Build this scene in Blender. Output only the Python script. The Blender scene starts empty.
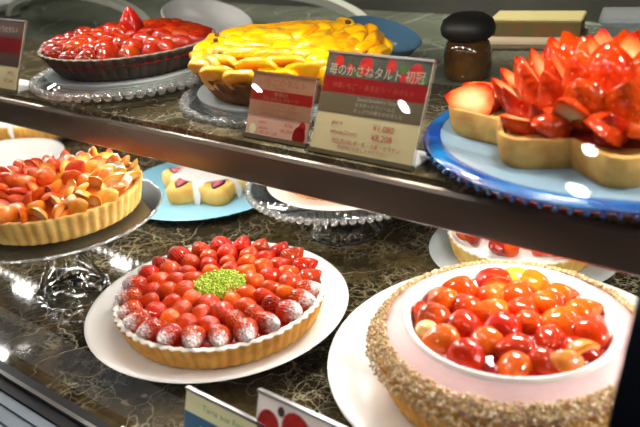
import bpy, bmesh, math, random
from mathutils import Vector, Matrix, Quaternion, noise
random.seed(11)
PI = math.pi
sc = bpy.context.scene
C = sc.collection

# ------------------------------------------------------------------ helpers
def new_mesh(name, verts, faces, mats=(), midx=None, smooth=True):
    me = bpy.data.meshes.new(name)
    me.from_pydata([tuple(v) for v in verts], [], [tuple(f) for f in faces])
    for m in mats: me.materials.append(m)
    if midx: me.polygons.foreach_set('material_index', midx)
    me.polygons.foreach_set('use_smooth', [smooth] * len(me.polygons))
    me.update()
    return me

def obj(name, me, parent=None, loc=(0, 0, 0), rot=None, scale=None):
    o = bpy.data.objects.new(name, me); C.objects.link(o)
    if parent: o.parent = parent
    o.location = loc
    if rot is not None:
        if isinstance(rot, Quaternion):
            o.rotation_mode = 'QUATERNION'; o.rotation_quaternion = rot
        else: o.rotation_euler = rot
    if scale is not None: o.scale = (scale,) * 3 if isinstance(scale, (int, float)) else scale
    return o

def thing(name, label, cat, loc=(0, 0, 0), rot=(0, 0, 0), group=None):
    o = obj(name, None, None, loc, rot)
    o.empty_display_size = .02
    o['label'] = label; o['category'] = cat
    if group: o['group'] = group
    return o

def tag(o, label, cat, group=None):
    o['label'] = label; o['category'] = cat
    if group: o['group'] = group
    return o

def struct(o):
    o['kind'] = 'structure'; return o

class MB:
    """collects shapes into one mesh"""
    def __init__(s): s.v = []; s.f = []; s.m = []
    def add(s, vs, fs, mi=0):
        b = len(s.v); s.v += [tuple(v) for v in vs]
        for f in fs: s.f.append(tuple(i + b for i in f)); s.m.append(mi)
    def box(s, x0, x1, y0, y1, z0, z1, mi=0, M=None):
        vs = [Vector((x, y, z)) for z in (z0, z1) for y in (y0, y1) for x in (x0, x1)]
        if M: vs = [M @ v for v in vs]
        s.add(vs, [(0, 2, 3, 1), (4, 5, 7, 6), (0, 1, 5, 4), (2, 6, 7, 3), (0, 4, 6, 2), (1, 3, 7, 5)], mi)
    def lathe(s, prof, n=64, mi=0, rad=None, mfun=None, c=(0, 0, 0), cap=False):
        """prof: list of (r,z). rad(theta, k, r) modulates."""
        vs = []; fs = []; ms = []
        for k, (r, z) in enumerate(prof):
            for i in range(n):
                t = 2 * PI * i / n
                rr = rad(t, k, r) if rad else r
                vs.append((c[0] + rr * math.cos(t), c[1] + rr * math.sin(t), c[2] + z))
        for k in range(len(prof) - 1):
            for i in range(n):
                j = (i + 1) % n
                fs.append((k * n + i, k * n + j, (k + 1) * n + j, (k + 1) * n + i)); ms.append(mfun(k) if mfun else mi)
        b = len(s.v); s.v += vs
        for f, m in zip(fs, ms): s.f.append(tuple(i + b for i in f)); s.m.append(m)
        for k in (0, len(prof) - 1):
            if cap and prof[k][0] > 1e-5:
                ring = [b + k * n + i for i in range(n)]
                s.f.append(tuple(reversed(ring)) if k == 0 else tuple(ring)); s.m.append(mfun(min(k, len(prof) - 2)) if mfun else mi)
    def ball(s, c, r, nu=8, nv=5, mi=0, sq=1.0):
        vs = [(c[0], c[1], c[2] - r * sq)]
        for k in range(1, nv):
            a = PI * k / nv
            for i in range(nu):
                t = 2 * PI * i / nu
                vs.append((c[0] + r * math.sin(a) * math.cos(t), c[1] + r * math.sin(a) * math.sin(t), c[2] - r * sq * math.cos(a)))
        vs.append((c[0], c[1], c[2] + r * sq)); L = len(vs) - 1
        fs = []
        for i in range(nu):
            j = (i + 1) % nu
            fs.append((0, 1 + j, 1 + i)); fs.append((L, L - nu + i, L - nu + j))
            for k in range(nv - 2):
                a0 = 1 + k * nu; a1 = a0 + nu
                fs.append((a0 + i, a0 + j, a1 + j, a1 + i))
        s.add(vs, fs, mi)
    def tube(s, pts, r, n=8, mi=0):
        pts = [Vector(p) for p in pts]; vs = []; fs = []
        for k, p in enumerate(pts):
            d = (pts[min(k + 1, len(pts) - 1)] - pts[max(k - 1, 0)]).normalized()
            u = d.orthogonal().normalized() if k == 0 else (u - d * u.dot(d)).normalized()
            w = d.cross(u)
            rr = r[k] if isinstance(r, (list, tuple)) else r
            for i in range(n):
                t = 2 * PI * i / n
                vs.append(p + u * rr * math.cos(t) + w * rr * math.sin(t))
        for k in range(len(pts) - 1):
            for i in range(n):
                j = (i + 1) % n
                fs.append((k * n + i, k * n + j, (k + 1) * n + j, (k + 1) * n + i))
        fs.append(tuple(reversed(range(n)))); fs.append(tuple((len(pts) - 1) * n + i for i in range(n)))
        s.add(vs, fs, mi)
    def extrude_x(s, yz, x0, x1, mi=0, closed=True):
        n = len(yz); vs = [(x0, y, z) for y, z in yz] + [(x1, y, z) for y, z in yz]
        fs = [(i, (i + 1) % n, n + (i + 1) % n, n + i) for i in range(n if closed else n - 1)]
        if closed: fs += [tuple(reversed(range(n))), tuple(range(n, 2 * n))]
        s.add(vs, fs, mi)
    def prism(s, xy, z0, z1, mi=0, inset_top=0, mtop=None):
        n = len(xy); cx = sum(p[0] for p in xy) / n; cy = sum(p[1] for p in xy) / n
        vs = [(x, y, z0) for x, y in xy] + [(x, y, z1) for x, y in xy]
        s.add(vs, [(i, (i + 1) % n, n + (i + 1) % n, n + i) for i in range(n)], mi)
        s.add(vs, [tuple(reversed(range(n)))], mi)
        s.add(vs, [tuple(range(n, 2 * n))], mi if mtop is None else mtop)
    def mesh(s, name, mats, smooth=True):
        me = new_mesh(name, s.v, s.f, mats, s.m, smooth)
        bm = bmesh.new(); bm.from_mesh(me); bmesh.ops.recalc_face_normals(bm, faces=bm.faces); bm.to_mesh(me); bm.free()
        return me

def autosmooth(o, ang=40):
    for p in o.data.polygons: p.use_smooth = True
    o.data.set_sharp_from_angle(angle=math.radians(ang))
    return o

# ------------------------------------------------------------------ materials
def srgb(r, g, b):
    f = lambda c: (c / 255 / 12.92) if c / 255 <= .04045 else ((c / 255 + .055) / 1.055) ** 2.4
    return (f(r), f(g), f(b), 1)

def base_mat(name):
    m = bpy.data.materials.new(name); m.use_nodes = True
    nt = m.node_tree; b = nt.nodes['Principled BSDF']
    return m, nt, b

def mat(name, col, rough=.5, metal=0, coat=0, coat_rough=.05, var=None, vscale=30, bump=0, bscale=200, sss=0, spec=.5, trans=0, ior=1.45, emit=None, alpha=1, hue=0):
    m, nt, b = base_mat(name); N = nt.nodes; L = nt.links
    b.inputs['Base Color'].default_value = col
    b.inputs['Roughness'].default_value = rough
    b.inputs['Metallic'].default_value = metal
    b.inputs['Coat Weight'].default_value = coat
    b.inputs['Coat Roughness'].default_value = coat_rough
    b.inputs['Specular IOR Level'].default_value = spec
    b.inputs['Transmission Weight'].default_value = trans
    b.inputs['IOR'].default_value = ior
    b.inputs['Alpha'].default_value = alpha
    if sss:
        b.inputs['Subsurface Weight'].default_value = sss
        b.inputs['Subsurface Radius'].default_value = (.006, .003, .0015)
        b.inputs['Subsurface Scale'].default_value = 1
    if emit:
        b.inputs['Emission Color'].default_value = emit[0]; b.inputs['Emission Strength'].default_value = emit[1]
    tc = N.new('ShaderNodeTexCoord')
    src = None
    if var:
        n = N.new('ShaderNodeTexNoise'); n.inputs['Scale'].default_value = vscale; n.inputs['Detail'].default_value = 4
        L.new(tc.outputs['Object'], n.inputs['Vector'])
        r = N.new('ShaderNodeValToRGB'); r.color_ramp.elements[0].position = .35; r.color_ramp.elements[1].position = .68
        r.color_ramp.elements[0].color = col; r.color_ramp.elements[1].color = var
        L.new(n.outputs['Fac'], r.inputs['Fac']); src = r.outputs['Color']
    if hue:
        h = N.new('ShaderNodeHueSaturation'); oi = N.new('ShaderNodeObjectInfo')
        mp = N.new('ShaderNodeMapRange'); mp.inputs['To Min'].default_value = .5 - hue; mp.inputs['To Max'].default_value = .5 + hue
        L.new(oi.outputs['Random'], mp.inputs['Value']); L.new(mp.outputs['Result'], h.inputs['Hue'])
        if src: L.new(src, h.inputs['Color'])
        else: h.inputs['Color'].default_value = col
        src = h.outputs['Color']
    if src: L.new(src, b.inputs['Base Color'])
    if bump:
        n = N.new('ShaderNodeTexNoise'); n.inputs['Scale'].default_value = bscale; n.inputs['Detail'].default_value = 3
        L.new(tc.outputs['Object'], n.inputs['Vector'])
        bp = N.new('ShaderNodeBump'); bp.inputs['Strength'].default_value = bump; bp.inputs['Distance'].default_value = .002
        L.new(n.outputs['Fac'], bp.inputs['Height']); L.new(bp.outputs['Normal'], b.inputs['Normal'])
    return m

def clear_mat(name, tint, gloss=.12, rough=.02, diffuse=0, dcol=(.8, .85, .85, 1)):
    """thin clear glass: see-through with a Fresnel reflection, optionally a little milky"""
    m = bpy.data.materials.new(name); m.use_nodes = True; nt = m.node_tree; N = nt.nodes; L = nt.links
    N.remove(N['Principled BSDF']); out = N['Material Output']
    t = N.new('ShaderNodeBsdfTransparent'); t.inputs['Color'].default_value = tint
    g = N.new('ShaderNodeBsdfGlossy'); g.inputs['Roughness'].default_value = rough; g.inputs['Color'].default_value = (1, 1, 1, 1)
    lw = N.new('ShaderNodeFresnel'); lw.inputs['IOR'].default_value = 1.45
    mp = N.new('ShaderNodeMath'); mp.operation = 'ADD'; mp.inputs[1].default_value = gloss - .035; mp.use_clamp = True
    L.new(lw.outputs['Fac'], mp.inputs[0])
    mx = N.new('ShaderNodeMixShader'); L.new(mp.outputs[0], mx.inputs['Fac']); L.new(t.outputs[0], mx.inputs[1]); L.new(g.outputs[0], mx.inputs[2])
    last = mx
    if diffuse:
        d = N.new('ShaderNodeBsdfDiffuse'); d.inputs['Color'].default_value = dcol
        m2 = N.new('ShaderNodeMixShader'); m2.inputs['Fac'].default_value = diffuse
        L.new(mx.outputs[0], m2.inputs[1]); L.new(d.outputs[0], m2.inputs[2]); last = m2
    L.new(last.outputs[0], out.inputs['Surface'])
    return m

def marble_mat(name, dark, mid, vein, scale=1.0, rough=.07, vein_amt=1.0):
    m, nt, b = base_mat(name); N = nt.nodes; L = nt.links
    tc = N.new('ShaderNodeTexCoord')
    def noise_(sc_, det=5, rgh=.6):
        n = N.new('ShaderNodeTexNoise'); n.inputs['Scale'].default_value = sc_; n.inputs['Detail'].default_value = det; n.inputs['Roughness'].default_value = rgh
        L.new(tc.outputs['Object'], n.inputs['Vector']); return n
    def warp(amount, sc_):
        n = noise_(sc_, 4)
        sub = N.new('ShaderNodeVectorMath'); sub.operation = 'SUBTRACT'; sub.inputs[1].default_value = (.5, .5, .5)
        L.new(n.outputs['Color'], sub.inputs[0])
        ma = N.new('ShaderNodeVectorMath'); ma.operation = 'SCALE'; ma.inputs['Scale'].default_value = amount
        L.new(sub.outputs[0], ma.inputs[0])
        ad = N.new('ShaderNodeVectorMath'); ad.operation = 'ADD'
        L.new(tc.outputs['Object'], ad.inputs[0]); L.new(ma.outputs[0], ad.inputs[1]); return ad
    def veins(sc_, w, amount, wsc):
        v = N.new('ShaderNodeTexVoronoi'); v.feature = 'DISTANCE_TO_EDGE'; v.inputs['Scale'].default_value = sc_
        L.new(warp(amount, wsc).outputs[0], v.inputs['Vector'])
        r = N.new('ShaderNodeMapRange'); r.inputs['From Min'].default_value = 0; r.inputs['From Max'].default_value = w
        r.inputs['To Min'].default_value = 1; r.inputs['To Max'].default_value = 0
        L.new(v.outputs['Distance'], r.inputs['Value']); return r
    def mul(a, bb):
        x = N.new('ShaderNodeMath'); x.operation = 'MULTIPLY'; x.use_clamp = True
        L.new(a, x.inputs[0])
        if isinstance(bb, float): x.inputs[1].default_value = bb
        else: L.new(bb, x.inputs[1])
        return x.outputs[0]
    def ramp(src, p0, p1):
        r = N.new('ShaderNodeMapRange'); r.inputs['From Min'].default_value = p0; r.inputs['From Max'].default_value = p1
        L.new(src, r.inputs['Value']); return r.outputs['Result']
    big = noise_(9 * scale); small = noise_(60 * scale, 6, .7)
    mixa = N.new('ShaderNodeMix'); mixa.data_type = 'RGBA'; mixa.inputs['A'].default_value = dark; mixa.inputs['B'].default_value = mid
    L.new(mul(ramp(big.outputs['Fac'], .42, .68), ramp(small.outputs['Fac'], .3, .7)), mixa.inputs['Factor'])
    v1 = veins(11 * scale, .012, .10, 9 * scale); v2 = veins(34 * scale, .03, .05, 20 * scale); v3 = veins(90 * scale, .06, .02, 50 * scale)
    msk = ramp(noise_(6 * scale).outputs['Fac'], .38, .6)
    msk2 = ramp(noise_(14 * scale).outputs['Fac'], .42, .62)
    a = mul(mul(v1.outputs[0], msk), .85 * vein_amt); c2 = mul(mul(v2.outputs[0], msk2), .7 * vein_amt); d = mul(mul(v3.outputs[0], msk2), .35 * vein_amt)
    mx = N.new('ShaderNodeMath'); mx.operation = 'MAXIMUM'; L.new(a, mx.inputs[0]); L.new(c2, mx.inputs[1])
    mx2 = N.new('ShaderNodeMath'); mx2.operation = 'MAXIMUM'; L.new(mx.outputs[0], mx2.inputs[0]); L.new(d, mx2.inputs[1])
    mixb = N.new('ShaderNodeMix'); mixb.data_type = 'RGBA'; mixb.inputs['B'].default_value = vein
    L.new(mixa.outputs['Result'], mixb.inputs['A']); L.new(mx2.outputs[0], mixb.inputs['Factor'])
    L.new(mixb.outputs['Result'], b.inputs['Base Color'])
    b.inputs['Roughness'].default_value = rough
    b.inputs['Specular IOR Level'].default_value = .45
    return m

def berry_mat(name, red, deep, seed, cut=False, sugar=None, coat=.85, hue=.016, bump=.2, seeds=.15):
    """strawberry skin: seeds in dimples; optional icing sugar on the tip end; object space z runs stem -> tip"""
    m, nt, b = base_mat(name); N = nt.nodes; L = nt.links
    tc = N.new('ShaderNodeTexCoord'); oi = N.new('ShaderNodeObjectInfo')
    addv = N.new('ShaderNodeVectorMath'); addv.operation = 'ADD'
    L.new(tc.outputs['Object'], addv.inputs[0]); 
    cmb = N.new('ShaderNodeCombineXYZ'); mm = N.new('ShaderNodeMath'); mm.operation = 'MULTIPLY'; mm.inputs[1].default_value = 40
    L.new(oi.outputs['Random'], mm.inputs[0]); L.new(mm.outputs[0], cmb.inputs[0]); L.new(cmb.outputs[0], addv.inputs[1])
    n = N.new('ShaderNodeTexNoise'); n.inputs['Scale'].default_value = 2.2; n.inputs['Detail'].default_value = 3
    L.new(addv.outputs[0], n.inputs['Vector'])
    r = N.new('ShaderNodeValToRGB'); r.color_ramp.elements[0].position = .3; r.color_ramp.elements[1].position = .7
    r.color_ramp.elements[0].color = deep; r.color_ramp.elements[1].color = red
    L.new(n.outputs['Fac'], r.inputs['Fac'])
    hs = N.new('ShaderNodeHueSaturation'); mp = N.new('ShaderNodeMapRange'); mp.inputs['To Min'].default_value = .5 + hue * .2; mp.inputs['To Max'].default_value = .5 + hue
    L.new(oi.outputs['Random'], mp.inputs['Value']); L.new(mp.outputs[0], hs.inputs['Hue']); L.new(r.outputs['Color'], hs.inputs['Color'])
    col = hs.outputs['Color']
    v = N.new('ShaderNodeTexVoronoi'); v.inputs['Scale'].default_value = 10; v.inputs['Randomness'].default_value = .4
    L.new(tc.outputs['Object'], v.inputs['Vector'])
    sd = N.new('ShaderNodeMapRange'); sd.inputs['From Min'].default_value = .10; sd.inputs['From Max'].default_value = .2; sd.inputs['To Min'].default_value = .4 if sugar else seeds; sd.inputs['To Max'].default_value = 0
    L.new(v.outputs['Distance'], sd.inputs['Value'])
    mx = N.new('ShaderNodeMix'); mx.data_type = 'RGBA'; mx.inputs['B'].default_value = seed
    L.new(sd.outputs[0], mx.inputs['Factor']); L.new(col, mx.inputs['A']); col = mx.outputs['Result']
    bp = N.new('ShaderNodeBump'); bp.inputs['Strength'].default_value = .8 if sugar else bump; bp.inputs['Distance'].default_value = .0022
    L.new(v.outputs['Distance'], bp.inputs['Height'])
    rough = .5; b.inputs['Specular IOR Level'].default_value = .03
    if sugar:
        sx = N.new('ShaderNodeSeparateXYZ'); L.new(tc.outputs['Object'], sx.inputs[0])
        n2 = N.new('ShaderNodeTexNoise'); n2.inputs['Scale'].default_value = 9; n2.inputs['Detail'].default_value = 8; n2.inputs['Roughness'].default_value = .8
        L.new(addv.outputs[0], n2.inputs['Vector'])
        ad = N.new('ShaderNodeMath'); ad.operation = 'MULTIPLY_ADD'; ad.inputs[1].default_value = .62; L.new(sx.outputs['Z'], ad.inputs[0]); L.new(n2.outputs['Fac'], ad.inputs[2])
        sm = N.new('ShaderNodeMapRange'); sm.inputs['From Min'].default_value = sugar; sm.inputs['From Max'].default_value = sugar + .22
        L.new(ad.outputs[0], sm.inputs['Value'])
        m3 = N.new('ShaderNodeMix'); m3.data_type = 'RGBA'; m3.inputs['B'].default_value = (.85, .8, .8, 1)
        L.new(sm.outputs[0], m3.inputs['Factor']); L.new(col, m3.inputs['A']); col = m3.outputs['Result']
        rr = N.new('ShaderNodeMapRange'); rr.inputs['To Min'].default_value = .3; rr.inputs['To Max'].default_value = .9
        L.new(sm.outputs[0], rr.inputs['Value']); L.new(rr.outputs[0], b.inputs['Roughness'])
        cr = N.new('ShaderNodeMapRange'); cr.inputs['To Min'].default_value = coat; cr.inputs['To Max'].default_value = 0
        L.new(sm.outputs[0], cr.inputs['Value']); L.new(cr.outputs[0], b.inputs['Coat Weight'])
    else:
        b.inputs['Roughness'].default_value = rough; b.inputs['Coat Weight'].default_value = coat
    b.inputs['Coat Roughness'].default_value = .04
    L.new(col, b.inputs['Base Color']); L.new(bp.outputs['Normal'], b.inputs['Normal'])
    return m

def cut_mat(name, core, mid, rim):
    """cut face of a strawberry: pale core, streaky flesh, red edge (object x across, z along)"""
    m, nt, b = base_mat(name); N = nt.nodes; L = nt.links
    tc = N.new('ShaderNodeTexCoord'); mpg = N.new('ShaderNodeMapping'); mpg.inputs['Location'].default_value = (0, 0, -.82); mpg.inputs['Scale'].default_value = (2.5, 0, 1.85)
    L.new(tc.outputs['Object'], mpg.inputs['Vector'])
    ln = N.new('ShaderNodeVectorMath'); ln.operation = 'LENGTH'; L.new(mpg.outputs[0], ln.inputs[0])
    n = N.new('ShaderNodeTexNoise'); n.inputs['Scale'].default_value = 6; L.new(tc.outputs['Object'], n.inputs['Vector'])
    ad = N.new('ShaderNodeMath'); ad.operation = 'MULTIPLY_ADD'; ad.inputs[1].default_value = .35; L.new(n.outputs['Fac'], ad.inputs[0]); L.new(ln.outputs['Value'], ad.inputs[2])
    r = N.new('ShaderNodeValToRGB'); e = r.color_ramp.elements; e[0].position = .35; e[0].color = core; e[1].position = 1.12; e[1].color = rim
    k = r.color_ramp.elements.new(.8); k.color = mid
    mr = N.new('ShaderNodeMapRange'); mr.inputs['From Max'].default_value = 1.2; L.new(ad.outputs[0], mr.inputs['Value']); L.new(mr.outputs[0], r.inputs['Fac'])
    e[2].position = .95 if len(e) > 2 else 1
    L.new(r.outputs['Color'], b.inputs['Base Color'])
    b.inputs['Roughness'].default_value = .3; b.inputs['Coat Weight'].default_value = .5; b.inputs['Coat Roughness'].default_value = .05; b.inputs['Specular IOR Level'].default_value = .1
    return m

WHITE = (.8, .8, .78, 1)
M = {}
M['marble'] = marble_mat('dark_brown_marble', srgb(46, 38, 24), srgb(116, 98, 60), srgb(205, 194, 158), 1.0, .07, .9)
M['marble_top'] = marble_mat('brown_marble_shelf', srgb(60, 52, 36), srgb(132, 118, 82), srgb(205, 195, 165), 1.2, .12, .8)
M['worktop'] = marble_mat('worktop_stone', srgb(84, 90, 74), srgb(130, 136, 116), srgb(180, 186, 170), .35, .22, .7)
M['fascia'] = mat('bronze_steel', srgb(126, 114, 102), .27, .7, bump=.05, bscale=40)
M['groove'] = mat('black_gap', srgb(18, 16, 15), .6)
M['steel'] = mat('brushed_steel', srgb(170, 170, 168), .3, 1)
M['ledge'] = mat('pale_steel_ledge', srgb(150, 162, 172), .38, 0)
M['black'] = mat('black_seal', srgb(22, 24, 28), .4)
M['navy'] = mat('navy_black_frame', srgb(24, 27, 42), .45)
M['wall'] = mat('dark_kitchen_wall', srgb(62, 62, 58), .35, var=srgb(92, 90, 82), vscale=3)
M['porcelain'] = mat('white_porcelain', (.78, .78, .76, 1), .22, 0, coat=.6, coat_rough=.03)
M['glass'] = mat('clear_glass', (.985, 1, .995, 1), .0, 0, trans=1, ior=1.48)
M['bead'] = mat('glass_bead', (.97, 1, .99, 1), .02, 0, trans=.82, ior=1.5)
M['glass_plate'] = clear_mat('clear_glass_plate', (.985, .998, .993, 1), .042, .02, .02)
M['milky_plate'] = clear_mat('milky_glass_plate', (.95, .97, .96, 1), .05, .05, .4)
M['frost_plate'] = mat('pale_glass_disc', srgb(196, 206, 204), .18, 0, coat=.5)
M['front_glass'] = clear_mat('front_glass', (.985, .99, .985, 1), .04, .0)
M['tub'] = clear_mat('clear_plastic', (.85, .88, .88, 1), .12, .08, .12)
M['blue_plate'] = mat('light_blue_plate', srgb(150, 208, 232), .25, 0, coat=.5)
M['blue_disc'] = mat('pale_blue_glass', srgb(134, 164, 182), .15, 0, coat=.6)
M['blue_rim'] = mat('cobalt_glass_rim', srgb(8, 62, 150), .08, 0, coat=1, var=srgb(30, 130, 196), vscale=22, bump=.5, bscale=260)
M['crust'] = mat('baked_crust', srgb(238, 182, 86), .75, var=srgb(208, 142, 54), vscale=45, bump=.35, bscale=260)
M['crust_pale'] = mat('pale_crust', srgb(238, 206, 120), .75, var=srgb(214, 164, 76), vscale=40, bump=.35, bscale=260)
M['crust_brown'] = mat('brown_crust', srgb(150, 96, 48), .75, var=srgb(98, 60, 30), vscale=45, bump=.35, bscale=260)
M['crust_star'] = mat('golden_star_crust', srgb(222, 176, 96), .75, var=srgb(176, 118, 50), vscale=38, bump=.3, bscale=260)
M['crust_choc'] = mat('chocolate_crust', srgb(66, 56, 46), .7, var=srgb(42, 34, 28), vscale=40, bump=.4, bscale=260)
M['sugar'] = mat('icing_sugar', (.85, .84, .82, 1), .95, var=(.70, .64, .56, 1), vscale=70, bump=.4, bscale=400)
M['choc_rim'] = mat('sugared_chocolate_rim', srgb(96, 84, 70), .8, var=srgb(150, 140, 120), vscale=120)
M['custard'] = mat('custard_filling', srgb(240, 214, 140), .5, coat=.3)
M['cream'] = mat('white_cream', (.82, .78, .72, 1), .55, bump=.3, bscale=80)
M['mousse'] = mat('pink_mousse', srgb(236, 198, 198), .5, bump=.15, bscale=150)
M['mousse_lip'] = mat('pale_mousse_lip', srgb(250, 234, 228), .45)
M['glaze'] = mat('red_glaze', srgb(176, 12, 4), .12, 0, coat=1, var=srgb(120, 5, 2), vscale=25, bump=.5, bscale=60)
M['glaze_dark'] = mat('dark_red_glaze', srgb(150, 8, 10), .12, 0, coat=1, bump=.5, bscale=60)
M['glaze_orange'] = mat('apricot_glaze', srgb(226, 120, 30), .15, 0, coat=1, bump=.4, bscale=60)
M['mango'] = mat('mango', srgb(255, 196, 8), .3, 0, coat=.8, var=srgb(255, 160, 0), vscale=3, bump=.4, bscale=5, hue=.01)
M['mandarin'] = mat('mandarin', srgb(250, 150, 22), .28, 0, coat=1, var=srgb(252, 182, 60), vscale=3, bump=.3, bscale=6, hue=.012)
M['peach'] = mat('pale_peach', srgb(250, 214, 140), .3, 0, coat=.8, var=srgb(246, 186, 80), vscale=3, hue=.01)
M['ivory'] = mat('ivory_fruit', srgb(252, 232, 186), .35, 0, coat=.6)
M['raisin'] = mat('dark_seed', srgb(58, 30, 12), .35, 0, coat=.5)
M['pistachio'] = mat('pistachio', srgb(180, 200, 60), .7, var=srgb(120, 160, 20), vscale=150)
M['crumb'] = None
M['berry'] = berry_mat('strawberry_skin', srgb(212, 16, 1), srgb(164, 5, 1), srgb(230, 100, 30))
M['berry_large'] = berry_mat('large_strawberry_skin', srgb(206, 20, 2), srgb(160, 6, 1), srgb(244, 150, 70), coat=.8, bump=.6, seeds=.65)
M['berry_orange'] = berry_mat('strawberry_skin_orange', srgb(228, 76, 12), srgb(206, 36, 5), srgb(240, 150, 60))
M['berry_dark'] = berry_mat('strawberry_skin_deep', srgb(176, 6, 8), srgb(124, 2, 6), srgb(206, 70, 40))
M['berry_sugar'] = berry_mat('sugared_strawberry', srgb(200, 16, 4), srgb(150, 5, 3), srgb(160, 50, 30), sugar=.86)
M['berry_dust'] = berry_mat('dusted_strawberry', srgb(188, 14, 3), srgb(140, 5, 2), srgb(200, 80, 40), sugar=1.10)
M['berry_dust_dark'] = berry_mat('dusted_deep_strawberry', srgb(166, 6, 10), srgb(110, 2, 8), srgb(190, 80, 60), sugar=1.05)
M['cut'] = cut_mat('strawberry_flesh', srgb(252, 214, 150), srgb(244, 112, 48), srgb(214, 16, 8))
M['cut_orange'] = cut_mat('orange_strawberry_flesh', srgb(250, 190, 110), srgb(246, 104, 34), srgb(226, 40, 10))
M['icing'] = mat('white_icing', (.88, .85, .82, 1), .3, 0, coat=.5, alpha=.82)
M['fig_dark'] = mat('fig_skin', srgb(70, 24, 34), .4, coat=.5)
M['fig_pink'] = mat('fig_flesh', srgb(226, 120, 136), .35, coat=.6, var=srgb(190, 60, 80), vscale=90)
M['under'] = mat('grey_painted_panel', srgb(24, 23, 22), .7)
M['cut_amber'] = cut_mat('amber_fruit_flesh', srgb(254, 226, 160), srgb(252, 178, 70), srgb(244, 140, 30))
M['amber'] = mat('amber_fruit', srgb(250, 160, 40), .35, 0, coat=1, var=srgb(244, 120, 24), vscale=3, hue=.012)
M['cut_yellow'] = cut_mat('yellow_fruit_flesh', srgb(255, 242, 205), srgb(254, 214, 120), srgb(250, 184, 50))
M['yellow'] = mat('yellow_fruit', srgb(255, 206, 84), .35, 0, coat=1, var=srgb(248, 166, 36), vscale=3, hue=.012)
M['arch'] = mat('grey_painted_steel', srgb(168, 170, 158), .35, coat=.3)
M['paper'] = mat('white_paper', (.8, .8, .78, 1), .6)
M['acrylic'] = clear_mat('acrylic', (.9, .92, .9, 1), .09, .05, .1)
def printed(n, c, var=None, vs=60): return mat(n, c, .28, 0, coat=.5, var=var, vscale=vs)
M['p_olive'] = printed('print_olive_grey', srgb(92, 84, 64))
M['p_beige'] = printed('print_beige', srgb(192, 180, 138))
M['p_red'] = printed('print_dark_red', srgb(124, 8, 12))
M['p_photo'] = printed('print_dark_photo', srgb(46, 52, 42), srgb(76, 84, 72))
M['p_berry'] = printed('print_strawberry', srgb(150, 16, 16), srgb(186, 40, 34), 150)
M['p_leaf'] = printed('print_leaf', srgb(60, 96, 40))
M['p_pink'] = printed('print_pink', srgb(200, 160, 138))
M['p_tan'] = printed('print_tan', srgb(146, 110, 84))
M['p_brown'] = printed('print_dark_brown', srgb(70, 50, 44))
M['p_blue'] = printed('print_petrol_blue', srgb(26, 88, 128))
M['p_cream'] = printed('print_cream', srgb(214, 214, 170))
M['p_white'] = printed('print_white', srgb(236, 232, 228))
M['ink_red'] = mat('ink_red', srgb(168, 60, 44), .6)
M['ink_brown'] = mat('ink_brown', srgb(140, 70, 44), .6)
M['ink_white'] = mat('ink_white', srgb(225, 215, 200), .6)
M['ink_grey'] = mat('ink_grey', srgb(160, 150, 130), .6)
M['ink_green'] = mat('ink_green', srgb(110, 140, 80), .6)
M['skin'] = mat('skin', srgb(222, 160, 138), .5, sss=.0, var=srgb(204, 138, 116), vscale=40)
M['sleeve'] = mat('white_cloth', (.7, .7, .7, 1), .8, bump=.2, bscale=200)
M['jar'] = mat('brown_glass', srgb(58, 40, 18), .1, 0, coat=.6, var=srgb(96, 64, 28), vscale=20)
M['jar_lid'] = mat('dark_lid', srgb(26, 24, 20), .5)
M['box'] = mat('patterned_card', srgb(112, 110, 68), .7, var=srgb(150, 100, 58), vscale=60)
M['box_top'] = mat('beige_card', srgb(176, 164, 108), .7)
M['board'] = mat('pale_board', srgb(176, 158, 128), .6, var=srgb(160, 140, 110), vscale=12)
M['dish_blue'] = mat('steel_blue_dish', srgb(96, 140, 172), .25, coat=.6)
M['packet'] = mat('pale_packet', srgb(190, 205, 225), .25, coat=.7, var=srgb(120, 140, 170), vscale=40)
M['led'] = mat('led', (1, 1, 1, 1), .5, emit=((1, .96, .9, 1), 60))
M['lamp'] = mat('lamp_glow', (1, 1, 1, 1), .5, emit=((.93, .96, 1, 1), 90))
M['lamp_dim'] = mat('lamp_glow_small', (1, 1, 1, 1), .5, emit=((.9, .95, 1, 1), 160))

def island_mat(name, stops, rough=.8):
    m, nt, b = base_mat(name); N = nt.nodes; L = nt.links
    g = N.new('ShaderNodeNewGeometry'); r = N.new('ShaderNodeValToRGB'); e = r.color_ramp.elements
    e[0].position, e[0].color = stops[0]; e[1].position, e[1].color = stops[-1]
    for p, c in stops[1:-1]:
        k = e.new(p); k.color = c
    L.new(g.outputs['Random Per Island'], r.inputs['Fac']); L.new(r.outputs['Color'], b.inputs['Base Color'])
    b.inputs['Roughness'].default_value = rough
    return m
M['crumb'] = island_mat('biscuit_crumb', [(0, srgb(196, 154, 100)), (.35, srgb(222, 190, 136)), (.7, srgb(236, 212, 168)), (1, srgb(248, 236, 212))])
M['pist'] = island_mat('pistachio_crumb', [(0, srgb(116, 150, 20)), (.5, srgb(176, 196, 44)), (1, srgb(222, 226, 120))])
M['powder'] = island_mat('icing_sugar_grain', [(0, (.75, .72, .7, 1)), (1, (.9, .9, .9, 1))])

# ------------------------------------------------------------------ room: display case
X0, X1 = -2.1, .32
YS, ZU, ZT = .5174, .176, .218           # upper shelf front, underside, top
PROFILE = [(.296, 0), (.297, .06), (.299, .12), (.306, .2), (.317, .235), (.338, .275), (.37, .32), (.41, .355), (.46, .387), (.53, .417), (.61, .44)]

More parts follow.
